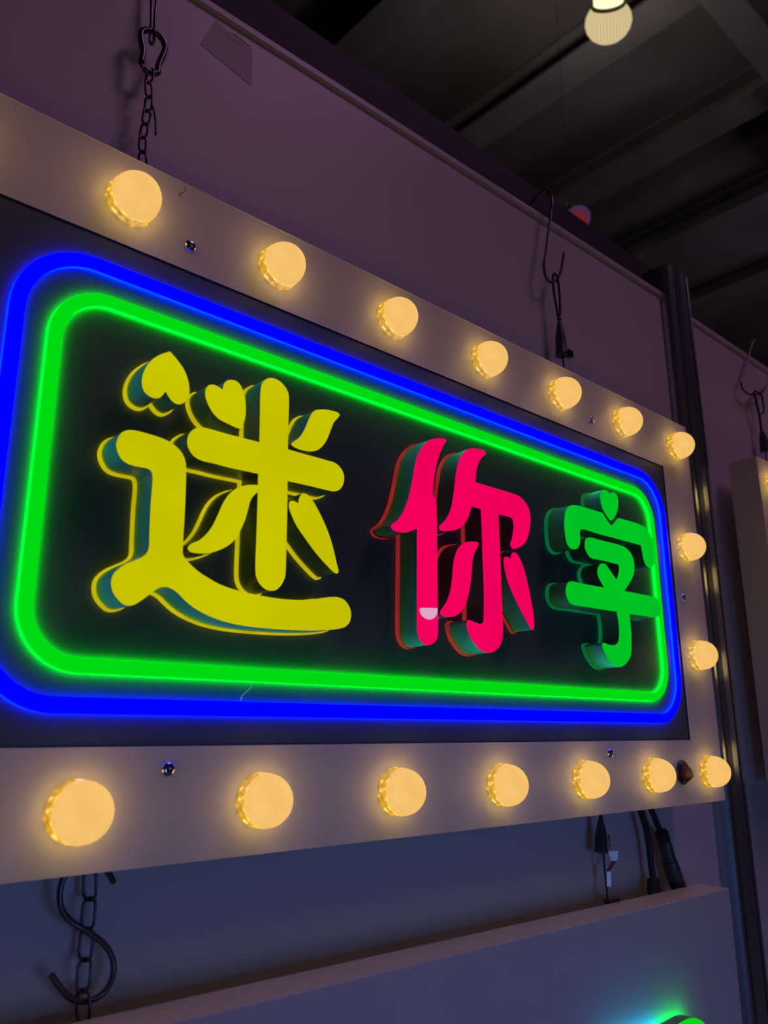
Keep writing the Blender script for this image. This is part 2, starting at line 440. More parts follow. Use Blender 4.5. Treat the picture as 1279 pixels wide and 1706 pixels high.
# traced shapes and cable runs, in metres on the sign: x to the right, y into the wall, z up
STROKES = {'mi':[('heart',[(-0.9704,-0.1914,1),(-0.9637,-0.1965,0),(-0.9568,-0.2032,0),(-0.9526,-0.2107,0),(-0.9503,-0.2183,0),(-0.95,-0.225,0),(-0.9523,-0.2311,0),(-0.9563,-0.235,0),(-0.9604,-0.2364,0),(-0.9646,-0.2353,0),(-0.9679,-0.2327,0),(-0.9717,-0.2282,1),(-0.9737,-0.2318,0),(-0.9769,-0.2355,0),(-0.9809,-0.2369,0),(-0.9859,-0.2364,0),(-0.9906,-0.2333,0),(-0.9928,-0.228,0),(-0.993,-0.2211,0),(-0.9907,-0.2129,0),(-0.9854,-0.2036,0),(-0.9783,-0.1966,0)]),('heart',[(-0.9176,-0.211,1),(-0.917,-0.2057,0),(-0.9141,-0.2011,0),(-0.9096,-0.1988,0),(-0.9043,-0.1987,0),(-0.8994,-0.2021,0),(-0.8962,-0.2077,0),(-0.894,-0.2158,0),(-0.8933,-0.2253,0),(-0.894,-0.2331,0),(-0.8971,-0.2426,1),(-0.9033,-0.2421,0),(-0.9126,-0.2406,0),(-0.9206,-0.2386,0),(-0.9265,-0.2344,0),(-0.9313,-0.2284,0),(-0.9345,-0.221,0),(-0.9343,-0.2146,0),(-0.9312,-0.2103,0),(-0.9274,-0.2089,0),(-0.9228,-0.2093,0)]),('cross',[(-0.8774,-0.2498,1),(-0.8779,-0.2245,0),(-0.8782,-0.1995,0),(-0.8768,-0.1927,0),(-0.8738,-0.1879,0),(-0.869,-0.1846,0),(-0.8629,-0.1835,0),(-0.8567,-0.1849,0),(-0.8509,-0.1889,0),(-0.8479,-0.193,0),(-0.8468,-0.1972,0),(-0.8465,-0.2258,0),(-0.8462,-0.249,1),(-0.829,-0.2493,0),(-0.8114,-0.2492,0),(-0.7982,-0.2493,0),(-0.7921,-0.2494,0),(-0.7859,-0.2514,0),(-0.7809,-0.2558,0),(-0.7786,-0.2613,0),(-0.7793,-0.2685,0),(-0.7825,-0.2742,0),(-0.7868,-0.2772,0),(-0.7917,-0.2787,0),(-0.7977,-0.279,0),(-0.8224,-0.2792,0),(-0.8456,-0.2797,1),(-0.845,-0.3064,0),(-0.8449,-0.3393,0),(-0.845,-0.3653,0),(-0.8458,-0.3703,0),(-0.8493,-0.3768,0),(-0.8535,-0.3809,0),(-0.8588,-0.3827,0),(-0.8649,-0.3822,0),(-0.8715,-0.3782,0),(-0.8752,-0.3728,0),(-0.8764,-0.367,0),(-0.8768,-0.3369,0),(-0.877,-0.2998,0),(-0.8774,-0.2797,1),(-0.909,-0.2805,0),(-0.9216,-0.2802,0),(-0.936,-0.2801,0),(-0.9427,-0.2775,0),(-0.9471,-0.2729,0),(-0.9489,-0.2677,0),(-0.9483,-0.2614,0),(-0.9454,-0.2563,0),(-0.9414,-0.2528,0),(-0.9377,-0.2512,0),(-0.9321,-0.2504,0),(-0.9106,-0.2504,0)]),('leaf',[(-0.8155,-0.2022,0),(-0.8101,-0.1997,0),(-0.8028,-0.1977,0),(-0.7942,-0.1967,0),(-0.7873,-0.1968,0),(-0.7849,-0.1986,0),(-0.7866,-0.2019,0),(-0.7915,-0.2078,0),(-0.7951,-0.2155,0),(-0.7987,-0.2245,0),(-0.8028,-0.2326,0),(-0.8081,-0.2389,0),(-0.814,-0.243,0),(-0.8198,-0.2449,0),(-0.8268,-0.2459,0),(-0.8337,-0.2459,0),(-0.84,-0.2448,0),(-0.8422,-0.2434,0),(-0.8407,-0.2409,0),(-0.8351,-0.2361,0),(-0.8307,-0.2306,0),(-0.8262,-0.222,0),(-0.8224,-0.2125,0),(-0.819,-0.206,0)]),('leaf',[(-0.8752,-0.2898,1),(-0.8838,-0.2912,0),(-0.8921,-0.2938,0),(-0.9002,-0.2985,0),(-0.9067,-0.3051,0),(-0.9117,-0.3133,0),(-0.9164,-0.3249,0),(-0.921,-0.3352,0),(-0.927,-0.3438,0),(-0.933,-0.3494,0),(-0.9391,-0.3528,0),(-0.942,-0.3556,0),(-0.9422,-0.3582,0),(-0.9393,-0.36,0),(-0.9324,-0.3601,0),(-0.9248,-0.359,0),(-0.9159,-0.3558,0),(-0.9057,-0.35,0),(-0.898,-0.3427,0),(-0.893,-0.3335,0),(-0.8893,-0.3244,0),(-0.8869,-0.3154,0),(-0.8845,-0.3063,0),(-0.8805,-0.2999,0),(-0.875,-0.2951,1)]),('heart_leaf',[(-0.8325,-0.2986,1),(-0.8315,-0.2929,0),(-0.8278,-0.2879,0),(-0.8222,-0.2884,0),(-0.8165,-0.2926,0),(-0.8107,-0.2994,0),(-0.8041,-0.3088,0),(-0.7973,-0.3202,0),(-0.7914,-0.3337,0),(-0.787,-0.3474,0),(-0.7844,-0.3562,0),(-0.7856,-0.358,0),(-0.7885,-0.3577,0),(-0.7984,-0.3516,0),(-0.8114,-0.3418,0),(-0.8243,-0.3297,0),(-0.8339,-0.3198,0),(-0.8403,-0.31,0),(-0.843,-0.3028,0),(-0.8422,-0.2988,0),(-0.8392,-0.2972,0),(-0.8361,-0.2976,0)]),('sweep',[(-1.0099,-0.2847,0),(-1.0092,-0.2792,0),(-1.0064,-0.2735,0),(-1.0021,-0.2704,0),(-0.998,-0.2692,0),(-0.9922,-0.2687,0),(-0.9844,-0.2688,0),(-0.9757,-0.2692,0),(-0.9677,-0.2703,0),(-0.9613,-0.2725,0),(-0.9556,-0.2758,0),(-0.9517,-0.2801,0),(-0.9493,-0.2856,0),(-0.9485,-0.2914,0),(-0.9477,-0.3083,0),(-0.9472,-0.3367,0),(-0.9471,-0.3557,0),(-0.9465,-0.3631,0),(-0.9435,-0.3667,0),(-0.9382,-0.371,0),(-0.9306,-0.3756,0),(-0.9225,-0.3791,0),(-0.9119,-0.3829,0),(-0.9005,-0.3853,0),(-0.8916,-0.3865,0),(-0.8814,-0.3875,0),(-0.864,-0.3884,0),(-0.8461,-0.3886,0),(-0.8276,-0.3875,0),(-0.815,-0.3858,0),(-0.8021,-0.3828,0),(-0.7915,-0.3808,0),(-0.7834,-0.3803,0),(-0.7772,-0.3819,0),(-0.7724,-0.3857,0),(-0.7691,-0.3912,0),(-0.7687,-0.3975,0),(-0.7708,-0.403,0),(-0.7749,-0.4068,0),(-0.7817,-0.4091,0),(-0.7936,-0.4113,0),(-0.8143,-0.4136,0),(-0.8392,-0.4151,0),(-0.8629,-0.4157,0),(-0.8857,-0.4154,0),(-0.902,-0.414,0),(-0.9137,-0.4119,0),(-0.9252,-0.4085,0),(-0.9355,-0.4041,0),(-0.9435,-0.399,0),(-0.9503,-0.3939,0),(-0.9569,-0.3914,0),(-0.9617,-0.3913,0),(-0.9668,-0.3935,0),(-0.9726,-0.3983,0),(-0.9788,-0.4035,0),(-0.9845,-0.4076,0),(-0.9893,-0.409,0),(-0.9933,-0.4085,0),(-0.9985,-0.4049,0),(-1.0028,-0.3998,0),(-1.0046,-0.3936,0),(-1.0039,-0.3874,0),(-1.0004,-0.3823,0),(-0.9949,-0.3778,0),(-0.9873,-0.3735,0),(-0.9815,-0.3701,0),(-0.9777,-0.3662,0),(-0.9763,-0.3616,0),(-0.9766,-0.3538,0),(-0.9775,-0.3258,0),(-0.9775,-0.3053,0),(-0.9786,-0.3005,0),(-0.9804,-0.2985,0),(-0.9839,-0.298,0),(-0.9898,-0.2982,0),(-0.9982,-0.2979,0),(-1.0037,-0.2959,0),(-1.0075,-0.2915,0)])],'ni':[('person_radical',[(-0.63,-0.1872,0),(-0.631,-0.1859,0),(-0.6358,-0.1859,0),(-0.6466,-0.1885,0),(-0.6547,-0.1918,0),(-0.6614,-0.1969,0),(-0.6688,-0.2045,0),(-0.6748,-0.2136,0),(-0.6788,-0.2241,0),(-0.6815,-0.2351,0),(-0.6849,-0.2489,0),(-0.6883,-0.2607,0),(-0.6928,-0.2725,0),(-0.699,-0.2837,0),(-0.7057,-0.292,0),(-0.7129,-0.2973,0),(-0.7152,-0.2999,0),(-0.7141,-0.3023,0),(-0.7094,-0.3042,0),(-0.7011,-0.3042,0),(-0.6926,-0.3028,0),(-0.6853,-0.2998,0),(-0.6778,-0.2961,1),(-0.6784,-0.3135,0),(-0.6785,-0.3221,0),(-0.6795,-0.3645,0),(-0.6801,-0.3975,0),(-0.6796,-0.4048,0),(-0.6771,-0.4103,0),(-0.6726,-0.4144,0),(-0.6668,-0.4164,0),(-0.6609,-0.4156,0),(-0.6561,-0.4132,0),(-0.6518,-0.4088,0),(-0.6503,-0.4033,0),(-0.6497,-0.3781,0),(-0.649,-0.3352,0),(-0.6486,-0.3043,0),(-0.6481,-0.2716,0),(-0.6488,-0.2604,0),(-0.6507,-0.257,0),(-0.6536,-0.2547,1),(-0.6525,-0.2441,0),(-0.6499,-0.2301,0),(-0.6462,-0.2176,0),(-0.6404,-0.2036,0),(-0.6347,-0.1943,0)]),('hook',[(-0.5634,-0.1851,0),(-0.5666,-0.1832,0),(-0.5741,-0.1835,0),(-0.583,-0.1849,0),(-0.5919,-0.1877,0),(-0.5993,-0.1926,0),(-0.6061,-0.2002,0),(-0.6114,-0.21,0),(-0.6146,-0.2207,0),(-0.6172,-0.2331,0),(-0.6201,-0.2474,0),(-0.6238,-0.2616,0),(-0.6282,-0.2711,0),(-0.6346,-0.2798,0),(-0.6414,-0.2857,0),(-0.6444,-0.289,0),(-0.6435,-0.2917,0),(-0.6403,-0.2925,0),(-0.6323,-0.2915,0),(-0.6228,-0.2892,0),(-0.6118,-0.2849,0),(-0.6032,-0.2782,0),(-0.5972,-0.2698,0),(-0.5933,-0.2618,0),(-0.5909,-0.2559,1),(-0.575,-0.256,1),(-0.5744,-0.2722,0),(-0.5746,-0.2968,0),(-0.5748,-0.3053,0),(-0.5746,-0.3294,0),(-0.5748,-0.3531,0),(-0.5763,-0.3767,0),(-0.5774,-0.3842,0),(-0.5799,-0.387,0),(-0.5848,-0.3875,0),(-0.5917,-0.3864,0),(-0.5999,-0.3849,0),(-0.6026,-0.3851,0),(-0.6048,-0.388,0),(-0.6043,-0.3938,0),(-0.6013,-0.4008,0),(-0.5955,-0.4076,0),(-0.5889,-0.413,0),(-0.5809,-0.417,0),(-0.5725,-0.4181,0),(-0.5654,-0.4173,0),(-0.5589,-0.4146,0),(-0.5521,-0.41,0),(-0.5472,-0.4022,0),(-0.5454,-0.3927,0),(-0.5447,-0.369,0),(-0.5446,-0.3401,0),(-0.5443,-0.3008,0),(-0.5443,-0.2771,0),(-0.5442,-0.2569,1),(-0.5345,-0.2567,0),(-0.5237,-0.2565,0),(-0.5183,-0.2579,0),(-0.5166,-0.2633,0),(-0.5178,-0.2727,0),(-0.5208,-0.2824,0),(-0.5245,-0.2901,0),(-0.5224,-0.2933,0),(-0.5185,-0.294,0),(-0.5105,-0.2918,0),(-0.5014,-0.2871,0),(-0.4945,-0.2808,0),(-0.4887,-0.27,0),(-0.4848,-0.2568,0),(-0.4843,-0.2461,0),(-0.4877,-0.2371,0),(-0.4953,-0.2306,0),(-0.5056,-0.2268,0),(-0.5199,-0.2259,0),(-0.5402,-0.2258,0),(-0.563,-0.2258,0),(-0.5833,-0.2258,1),(-0.5816,-0.2155,0),(-0.579,-0.2068,0),(-0.5741,-0.198,0),(-0.5686,-0.192,0),(-0.5635,-0.1877,0)]),('leaf',[(-0.5811,-0.2985,0),(-0.5822,-0.2964,0),(-0.5857,-0.296,0),(-0.5957,-0.2976,0),(-0.6042,-0.2999,0),(-0.6112,-0.3041,0),(-0.6169,-0.3106,0),(-0.6221,-0.3216,0),(-0.6245,-0.3331,0),(-0.6266,-0.3462,0),(-0.6301,-0.3584,0),(-0.6351,-0.368,0),(-0.6418,-0.3758,0),(-0.6458,-0.3802,0),(-0.6446,-0.3831,0),(-0.6408,-0.3843,0),(-0.6317,-0.3842,0),(-0.6239,-0.383,0),(-0.6158,-0.3791,0),(-0.6088,-0.3725,0),(-0.6036,-0.3637,0),(-0.5997,-0.3531,0),(-0.5964,-0.3416,0),(-0.5944,-0.3291,0),(-0.5917,-0.3164,0),(-0.587,-0.3071,0),(-0.5824,-0.3006,0)]),('heart_leaf',[(-0.5246,-0.3074,1),(-0.5238,-0.3023,0),(-0.5196,-0.2985,0),(-0.5142,-0.2989,0),(-0.509,-0.3037,0),(-0.5033,-0.312,0),(-0.4993,-0.3216,0),(-0.4955,-0.3342,0),(-0.4925,-0.3459,0),(-0.4896,-0.3596,0),(-0.4876,-0.3733,0),(-0.4881,-0.3832,0),(-0.4903,-0.3866,0),(-0.4934,-0.3856,0),(-0.4999,-0.3783,0),(-0.5085,-0.3684,0),(-0.5184,-0.3556,0),(-0.5267,-0.3438,0),(-0.5328,-0.3328,0),(-0.5366,-0.3215,0),(-0.5378,-0.3127,0),(-0.5367,-0.3076,0),(-0.5332,-0.3053,0),(-0.5294,-0.3056,0)])],'zi':[('heart',[(-0.3034,-0.1875,1),(-0.3047,-0.1828,0),(-0.3104,-0.1804,0),(-0.3165,-0.1812,0),(-0.3225,-0.185,0),(-0.3259,-0.1926,0),(-0.3255,-0.2002,0),(-0.3225,-0.208,0),(-0.3163,-0.2151,0),(-0.3086,-0.2207,0),(-0.3036,-0.2229,1),(-0.2961,-0.2178,0),(-0.2888,-0.2095,0),(-0.2836,-0.1993,0),(-0.2823,-0.1905,0),(-0.2842,-0.1823,0),(-0.2908,-0.1801,0),(-0.2971,-0.1813,0)]),('roof',[(-0.4125,-0.239,0),(-0.4093,-0.2293,0),(-0.4032,-0.2223,0),(-0.3952,-0.2178,0),(-0.384,-0.2157,0),(-0.3684,-0.2151,0),(-0.3456,-0.215,0),(-0.3246,-0.215,1),(-0.3171,-0.2215,0),(-0.3084,-0.2276,0),(-0.3037,-0.2289,0),(-0.2971,-0.225,0),(-0.2842,-0.2153,1),(-0.2633,-0.2149,0),(-0.2375,-0.2147,0),(-0.2193,-0.2167,0),(-0.2068,-0.2219,0),(-0.2002,-0.231,0),(-0.1984,-0.2439,0),(-0.1987,-0.2613,0),(-0.2,-0.2687,0),(-0.2049,-0.274,0),(-0.2132,-0.2755,0),(-0.2209,-0.2737,0),(-0.2263,-0.2666,0),(-0.2284,-0.2556,0),(-0.2308,-0.2459,1),(-0.263,-0.2459,0),(-0.3001,-0.2462,0),(-0.3357,-0.2465,0),(-0.3755,-0.2468,0),(-0.3802,-0.2498,0),(-0.3816,-0.2559,0),(-0.3818,-0.2638,0),(-0.3848,-0.2708,0),(-0.3908,-0.2752,0),(-0.3974,-0.2766,0),(-0.4047,-0.2757,0),(-0.4106,-0.2709,0),(-0.4128,-0.2623,0),(-0.4136,-0.2495,0)]),('child',[(-0.3705,-0.2647,0),(-0.3688,-0.2598,0),(-0.3632,-0.256,0),(-0.3551,-0.2546,0),(-0.3368,-0.2544,0),(-0.3085,-0.2541,0),(-0.2842,-0.2541,0),(-0.2696,-0.2568,0),(-0.2592,-0.2629,0),(-0.2545,-0.2734,0),(-0.2548,-0.2831,0),(-0.2589,-0.2928,0),(-0.2679,-0.3028,0),(-0.2849,-0.317,1),(-0.2614,-0.3168,0),(-0.2281,-0.3168,0),(-0.207,-0.3168,0),(-0.1982,-0.3198,0),(-0.1941,-0.3271,0),(-0.1941,-0.3348,0),(-0.1976,-0.3422,0),(-0.204,-0.3453,0),(-0.2148,-0.3463,0),(-0.2409,-0.3469,0),(-0.2773,-0.3476,1),(-0.2768,-0.3602,0),(-0.277,-0.3773,0),(-0.2801,-0.3971,0),(-0.2837,-0.4051,0),(-0.2934,-0.4133,0),(-0.3024,-0.4182,0),(-0.3132,-0.4201,0),(-0.3266,-0.4176,0),(-0.337,-0.4107,0),(-0.3438,-0.4024,0),(-0.3476,-0.3927,0),(-0.3433,-0.3909,0),(-0.3345,-0.3924,0),(-0.3231,-0.3927,0),(-0.3148,-0.3911,0),(-0.309,-0.3868,0),(-0.3061,-0.3795,0),(-0.3048,-0.3626,0),(-0.3074,-0.3476,1),(-0.3376,-0.348,0),(-0.3755,-0.3482,0),(-0.4095,-0.3479,0),(-0.4162,-0.3431,0),(-0.4194,-0.3361,0),(-0.4175,-0.326,0),(-0.4128,-0.3211,0),(-0.4063,-0.3188,0),(-0.385,-0.319,0),(-0.3325,-0.3182,1),(-0.3396,-0.3116,0),(-0.3455,-0.3038,0),(-0.3457,-0.2966,0),(-0.3402,-0.2893,0),(-0.3328,-0.2859,0),(-0.3259,-0.2867,0),(-0.3174,-0.2929,0),(-0.3017,-0.3049,1),(-0.2965,-0.2969,0),(-0.2928,-0.2883,0),(-0.2932,-0.2823,1),(-0.3171,-0.2819,0),(-0.3404,-0.2821,0),(-0.3607,-0.2817,0),(-0.3678,-0.2761,0),(-0.3709,-0.27,0)])]}
PATCH = [(-0.677,-0.3808),(-0.6765,-0.3841),(-0.6736,-0.3875),(-0.6684,-0.3898),(-0.6631,-0.3903),(-0.6577,-0.3888),(-0.6534,-0.3856),(-0.6515,-0.3821),(-0.651,-0.3774),(-0.664,-0.3783),(-0.6767,-0.3796)]
PATHS = {
    'hook_mid': [(-0.2576,0.105,0.3674),(-0.2605,0.1,0.3716),(-0.2592,0.093,0.3779),(-0.2555,0.083,0.3825),(-0.2523,0.074,0.385),(-0.2544,0.066,0.3713),(-0.2603,0.06,0.3502),(-0.2649,0.06,0.3296),(-0.2742,0.06,0.2937),(-0.2875,0.06,0.2437),(-0.2953,0.06,0.2101),(-0.2918,0.06,0.1965),(-0.2829,0.06,0.1916),(-0.2707,0.06,0.1965),(-0.262,0.058,0.2056),(-0.2551,0.056,0.2206),(-0.2496,0.055,0.24),(-0.2447,0.054,0.2593)],
    'cord_mid': [(-0.265,0.06,0.1317),(-0.2655,0.062,0.1566),(-0.2666,0.064,0.1827),(-0.2643,0.066,0.2039),(-0.2656,0.064,0.2123),(-0.2672,0.06,0.2127),(-0.2678,0.056,0.2067),(-0.2646,0.056,0.1972),(-0.2616,0.057,0.1816),(-0.2603,0.058,0.1676),(-0.26,0.059,0.1511),(-0.2611,0.06,0.1331)],
    'grip_mid': [(-0.2624,0.06,0.1326),(-0.2603,0.06,0.1218),(-0.2625,0.06,0.0692)],
    'cable_mid': [(-0.2602,0.06,0.0699),(-0.259,0.06,0.0601),(-0.2589,0.06,0.0495),(-0.2593,0.06,0.0335)],
    'clip_mid': [(-0.2407,0.058,0.085),(-0.2405,0.058,0.0715),(-0.2505,0.058,0.0539),(-0.2235,0.055,0.0593),(-0.2264,0.055,0.0481)],
    'hook_right': [(0.5536,0.075,0.3843),(0.5237,0.07,0.367),(0.4834,0.068,0.3214),(0.4404,0.066,0.2662),(0.4113,0.065,0.2259),(0.4158,0.065,0.2146),(0.438,0.065,0.2113),(0.4724,0.065,0.2185),(0.5061,0.065,0.2312),(0.5308,0.064,0.2497),(0.5614,0.063,0.2867)],
    'cord_right': [(0.4976,0.07,0.2361),(0.4605,0.06,0.2163),(0.4665,0.06,0.1954),(0.4732,0.06,0.1664),(0.4734,0.06,0.1358)],
    'cord_right2': [(0.4664,0.058,0.2216),(0.4937,0.058,0.2224),(0.4973,0.058,0.2035),(0.4944,0.058,0.1828),(0.4773,0.06,0.1703)],
    'grip_right': [(0.4738,0.06,0.1373),(0.4779,0.06,0.1203),(0.4819,0.06,0.0869)],
    'cable_right': [(0.4819,0.06,0.0869),(0.4802,0.06,0.0728),(0.4639,0.055,0.0448)],
    'hook_top': [(-0.9691,0.066,0.3012),(-0.9676,0.064,0.2645),(-0.9682,0.062,0.2492),(-0.9687,0.061,0.2338),(-0.9685,0.06,0.2189),(-0.9685,0.059,0.2091),(-0.9668,0.063,0.2018),(-0.9667,0.067,0.201),(-0.9677,0.07,0.2051),(-0.9679,0.07,0.2218),(-0.9692,0.07,0.2469),(-0.9711,0.07,0.2667),(-0.974,0.07,0.3008)],
    'carabiner': [(-0.9787,0.062,0.1655),(-0.9778,0.062,0.1811),(-0.9803,0.062,0.192),(-0.9815,0.062,0.1975),(-0.9809,0.062,0.2042),(-0.9766,0.062,0.209),(-0.9702,0.062,0.2122),(-0.9628,0.062,0.2128),(-0.9568,0.062,0.2085),(-0.9541,0.062,0.2026),(-0.9551,0.062,0.1936),(-0.9578,0.062,0.1829),(-0.9599,0.062,0.174),(-0.9601,0.062,0.1657),(-0.9646,0.062,0.1616),(-0.9706,0.062,0.1602),(-0.9751,0.062,0.1617)],
    'chain_top': [(-0.9676,0.062,0.164),(-0.9687,0.062,0.1522),(-0.9691,0.062,0.1408),(-0.9669,0.062,0.1288),(-0.9668,0.062,0.1179),(-0.9686,0.062,0.0988),(-0.9698,0.062,0.0803),(-0.9697,0.062,0.0651),(-0.9675,0.062,0.0511),(-0.9665,0.062,0.0389)],
    'strap_top': [(-0.9644,0.06,0.124),(-0.9614,0.06,0.1161),(-0.9584,0.06,0.1022),(-0.9576,0.06,0.0883)],
    'chain_low': [(-0.9612,0.062,-0.6072),(-0.9607,0.062,-0.6169),(-0.9596,0.062,-0.6259),(-0.9589,0.062,-0.6355),(-0.9584,0.062,-0.645),(-0.9595,0.062,-0.6543),(-0.9593,0.062,-0.6643),(-0.9594,0.062,-0.6748),(-0.9592,0.062,-0.6846),(-0.9585,0.062,-0.6931),(-0.9579,0.062,-0.7023),(-0.9569,0.062,-0.7127),(-0.9559,0.062,-0.7231)],
    's_hook': [(-0.9454,0.052,-0.6168),(-0.95,0.05,-0.6105),(-0.9568,0.05,-0.6037),(-0.9671,0.052,-0.5988),(-0.9769,0.055,-0.6008),(-0.9834,0.057,-0.6091),(-0.9858,0.057,-0.6176),(-0.9852,0.057,-0.6269),(-0.9815,0.057,-0.6353),(-0.9742,0.057,-0.6428),(-0.9652,0.056,-0.6486),(-0.9556,0.056,-0.6552),(-0.9473,0.056,-0.6618),(-0.9417,0.056,-0.6687),(-0.9384,0.056,-0.6759),(-0.9376,0.056,-0.6833),(-0.9388,0.058,-0.692),(-0.9438,0.06,-0.6987),(-0.954,0.06,-0.7013),(-0.9639,0.058,-0.699),(-0.9729,0.056,-0.6935),(-0.9793,0.055,-0.6867),(-0.9841,0.055,-0.6808),(-0.9877,0.055,-0.6764)],
    'grip_low': [(-0.2441,0.058,-0.5988),(-0.2458,0.058,-0.6119),(-0.2516,0.058,-0.6352),(-0.2508,0.058,-0.6573)],
    'cable_low': [(-0.2454,0.058,-0.6578),(-0.2457,0.058,-0.6745),(-0.2439,0.058,-0.6977),(-0.2437,0.058,-0.7236)],
    'plate_low': [(-0.2359,0.055,-0.6564),(-0.2184,0.055,-0.6573),(-0.2222,0.055,-0.6698),(-0.2297,0.055,-0.6696),(-0.2421,0.056,-0.6798),(-0.2394,0.055,-0.6813),(-0.2389,0.055,-0.6998),(-0.2462,0.055,-0.699),(-0.2489,0.05,-0.7151),(-0.2242,0.05,-0.7162),(-0.2248,0.05,-0.7205),(-0.2496,0.05,-0.72)],
    'cable_a': [(-0.1465,0.06,-0.593),(-0.1408,0.06,-0.6102),(-0.1315,0.06,-0.6305),(-0.1266,0.06,-0.6519),(-0.1249,0.06,-0.6701),(-0.124,0.06,-0.6867),(-0.1222,0.06,-0.7006),(-0.1293,0.055,-0.7236),(-0.1341,0.052,-0.7453)],
    'plug_a': [(-0.122,0.06,-0.7027),(-0.1283,0.055,-0.7264)],
    'cable_b': [(-0.1183,0.06,-0.5944),(-0.1109,0.06,-0.6105),(-0.1007,0.06,-0.6269),(-0.0916,0.06,-0.6418)],
    'plug_b': [(-0.0889,0.06,-0.6435),(-0.0823,0.06,-0.6561),(-0.0762,0.058,-0.6841),(-0.0669,0.056,-0.7102),(-0.0585,0.055,-0.7271)],
    'thread': [(-0.8574,-0.006,-0.4585),(-0.859,-0.003,-0.4643),(-0.8633,-0.0025,-0.4681),(-0.8673,-0.003,-0.4717),(-0.8705,-0.006,-0.4759)],
    'hair': [(-0.9524,-0.0005,-0.0051),(-0.951,-0.0005,-0.007),(-0.9535,-0.0005,-0.0108),(-0.9563,-0.0005,-0.0137),(-0.9571,-0.0005,-0.0159),(-0.9553,-0.0005,-0.0168)],
    'stain': [(-0.9048,0.08,0.2526),(-0.8867,0.08,0.2983),(-0.8357,0.08,0.2894),(-0.8347,0.08,0.2383)],
}

# ------------------------------------------------------------------ setting
WY = 0.08                                          # front face of the booth wall


def top_left_panel(x):
    return 0.3145 + 0.0213 * (x + 0.907)


def wall_panel(name, x0, x1, top):
    bm = bmesh.new()
    v = []
    for y in (WY, WY + 0.008):
        for x, z in ((x0, -2.1), (x1, -2.1), (x1, top(x1)), (x0, top(x0))):
            v.append(bm.verts.new((x, y, z)))
    for f in ((0, 1, 2, 3), (7, 6, 5, 4), (0, 4, 5, 1), (1, 5, 6, 2), (2, 6, 7, 3), (3, 7, 4, 0)):
        bm.faces.new([v[i] for i in f])
    return tag(link(name, mesh_of(name, bm, M['wall'])), kind='structure')


def top_rail(name, x0, x1, top):
    """slim channel gripping the panel's top edge, with a shadow groove under its lip"""
    prof = [(WY + 0.011, 0.002), (WY - 0.0035, 0.002), (WY - 0.0045, 0.0005), (WY - 0.0045, -0.0075),
            (WY - 0.003, -0.009), (WY - 0.0005, -0.009), (WY - 0.0005, -0.0105), (WY + 0.011, -0.0105)]
    bm = bmesh.new()
    a = [bm.verts.new((x0, y, top(x0) + z)) for y, z in prof]
    b = [bm.verts.new((x1, y, top(x1) + z)) for y, z in prof]
    n = len(prof)
    for i in range(n):
        j = (i + 1) % n
        bm.faces.new((a[i], a[j], b[j], b[i]))
    bm.faces.new(a)
    bm.faces.new(b)
    return tag(link(name, mesh_of(name, bm, M['wall'])), kind='structure')


wall_l = wall_panel('wall_left', -3.2, 0.124, top_left_panel)
wall_r = wall_panel('wall_right', 0.212, 2.6, lambda x: 0.3255)
top_rail('trim_1', -3.2, 0.120, top_left_panel)
top_rail('trim_2', 0.214, 2.6, lambda x: 0.3255)

# aluminium post between the panels: an extruded profile with two slots
prof = [(0.118, 0.115), (0.118, 0.070), (0.124, 0.062), (0.130, 0.058), (0.1385, 0.058), (0.1385, 0.070), (0.1455, 0.070),
        (0.1455, 0.058), (0.160, 0.056), (0.177, 0.056), (0.1835, 0.058), (0.1835, 0.070), (0.1905, 0.070), (0.1905, 0.058),
        (0.200, 0.059), (0.208, 0.064), (0.214, 0.072), (0.214, 0.115)]
bm = bmesh.new()
lo = [bm.verts.new((x, y, -2.1)) for x, y in prof]
hi = [bm.verts.new((x, y, 0.395)) for x, y in prof]
for i in range(len(prof)):
    j = (i + 1) % len(prof)
    bm.faces.new((lo[i], lo[j], hi[j], hi[i]))
bm.faces.new(hi)
bm.faces.new(lo)
post = tag(link('pillar', mesh_of('pillar', bm, M['alu'])), kind='structure')

# fascia rail of the booth behind, ceiling, roof beams, floor
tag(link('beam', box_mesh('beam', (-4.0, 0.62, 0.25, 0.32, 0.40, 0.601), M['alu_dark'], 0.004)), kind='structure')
tag(link('ceiling', box_mesh('ceiling', (-8, 16, -8, 12, 4.6, 4.7), M['ceiling'])), kind='structure')
tag(link('floor', box_mesh('floor', (-8, 16, -8, 12, -2.2, -2.1), M['floor'])), kind='structure')


def roof_beam(a, b, w, h):
    a, b = Vector(a), Vector(b)
    d = (b - a).normalized()
    s = Vector((-d.y, d.x, 0)) * w / 2
    bm = bmesh.new()
    t = 0.02                                       # an I-section: flange, web, flange
    for (ww, z0, z1) in ((1.0, 0.0, t), (0.12, t, h - t), (1.0, h - t, h)):
        v = []
        for z in (z0, z1):
            for p in (a - s * ww, a + s * ww, b + s * ww, b - s * ww):
                v.append(bm.verts.new((p.x, p.y, 4.6 - h + z)))
        for f in ((0, 1, 2, 3), (7, 6, 5, 4), (0, 4, 5, 1), (1, 5, 6, 2), (2, 6, 7, 3), (3, 7, 4, 0)):
            bm.faces.new([v[i] for i in f])
    return tag(link('beam', mesh_of('beam', bm, M['beam'])), kind='structure')


for x in (0.6, 1.95, 3.3, 4.65, 6.0, 7.35):
    roof_beam((x, -6.0, 0), (x, 10.0, 0), 0.30, 0.22)
for y in (1.1, 5.6):
    roof_beam((-5.0, y, 0), (14.0, y, 0), 0.22, 0.30)

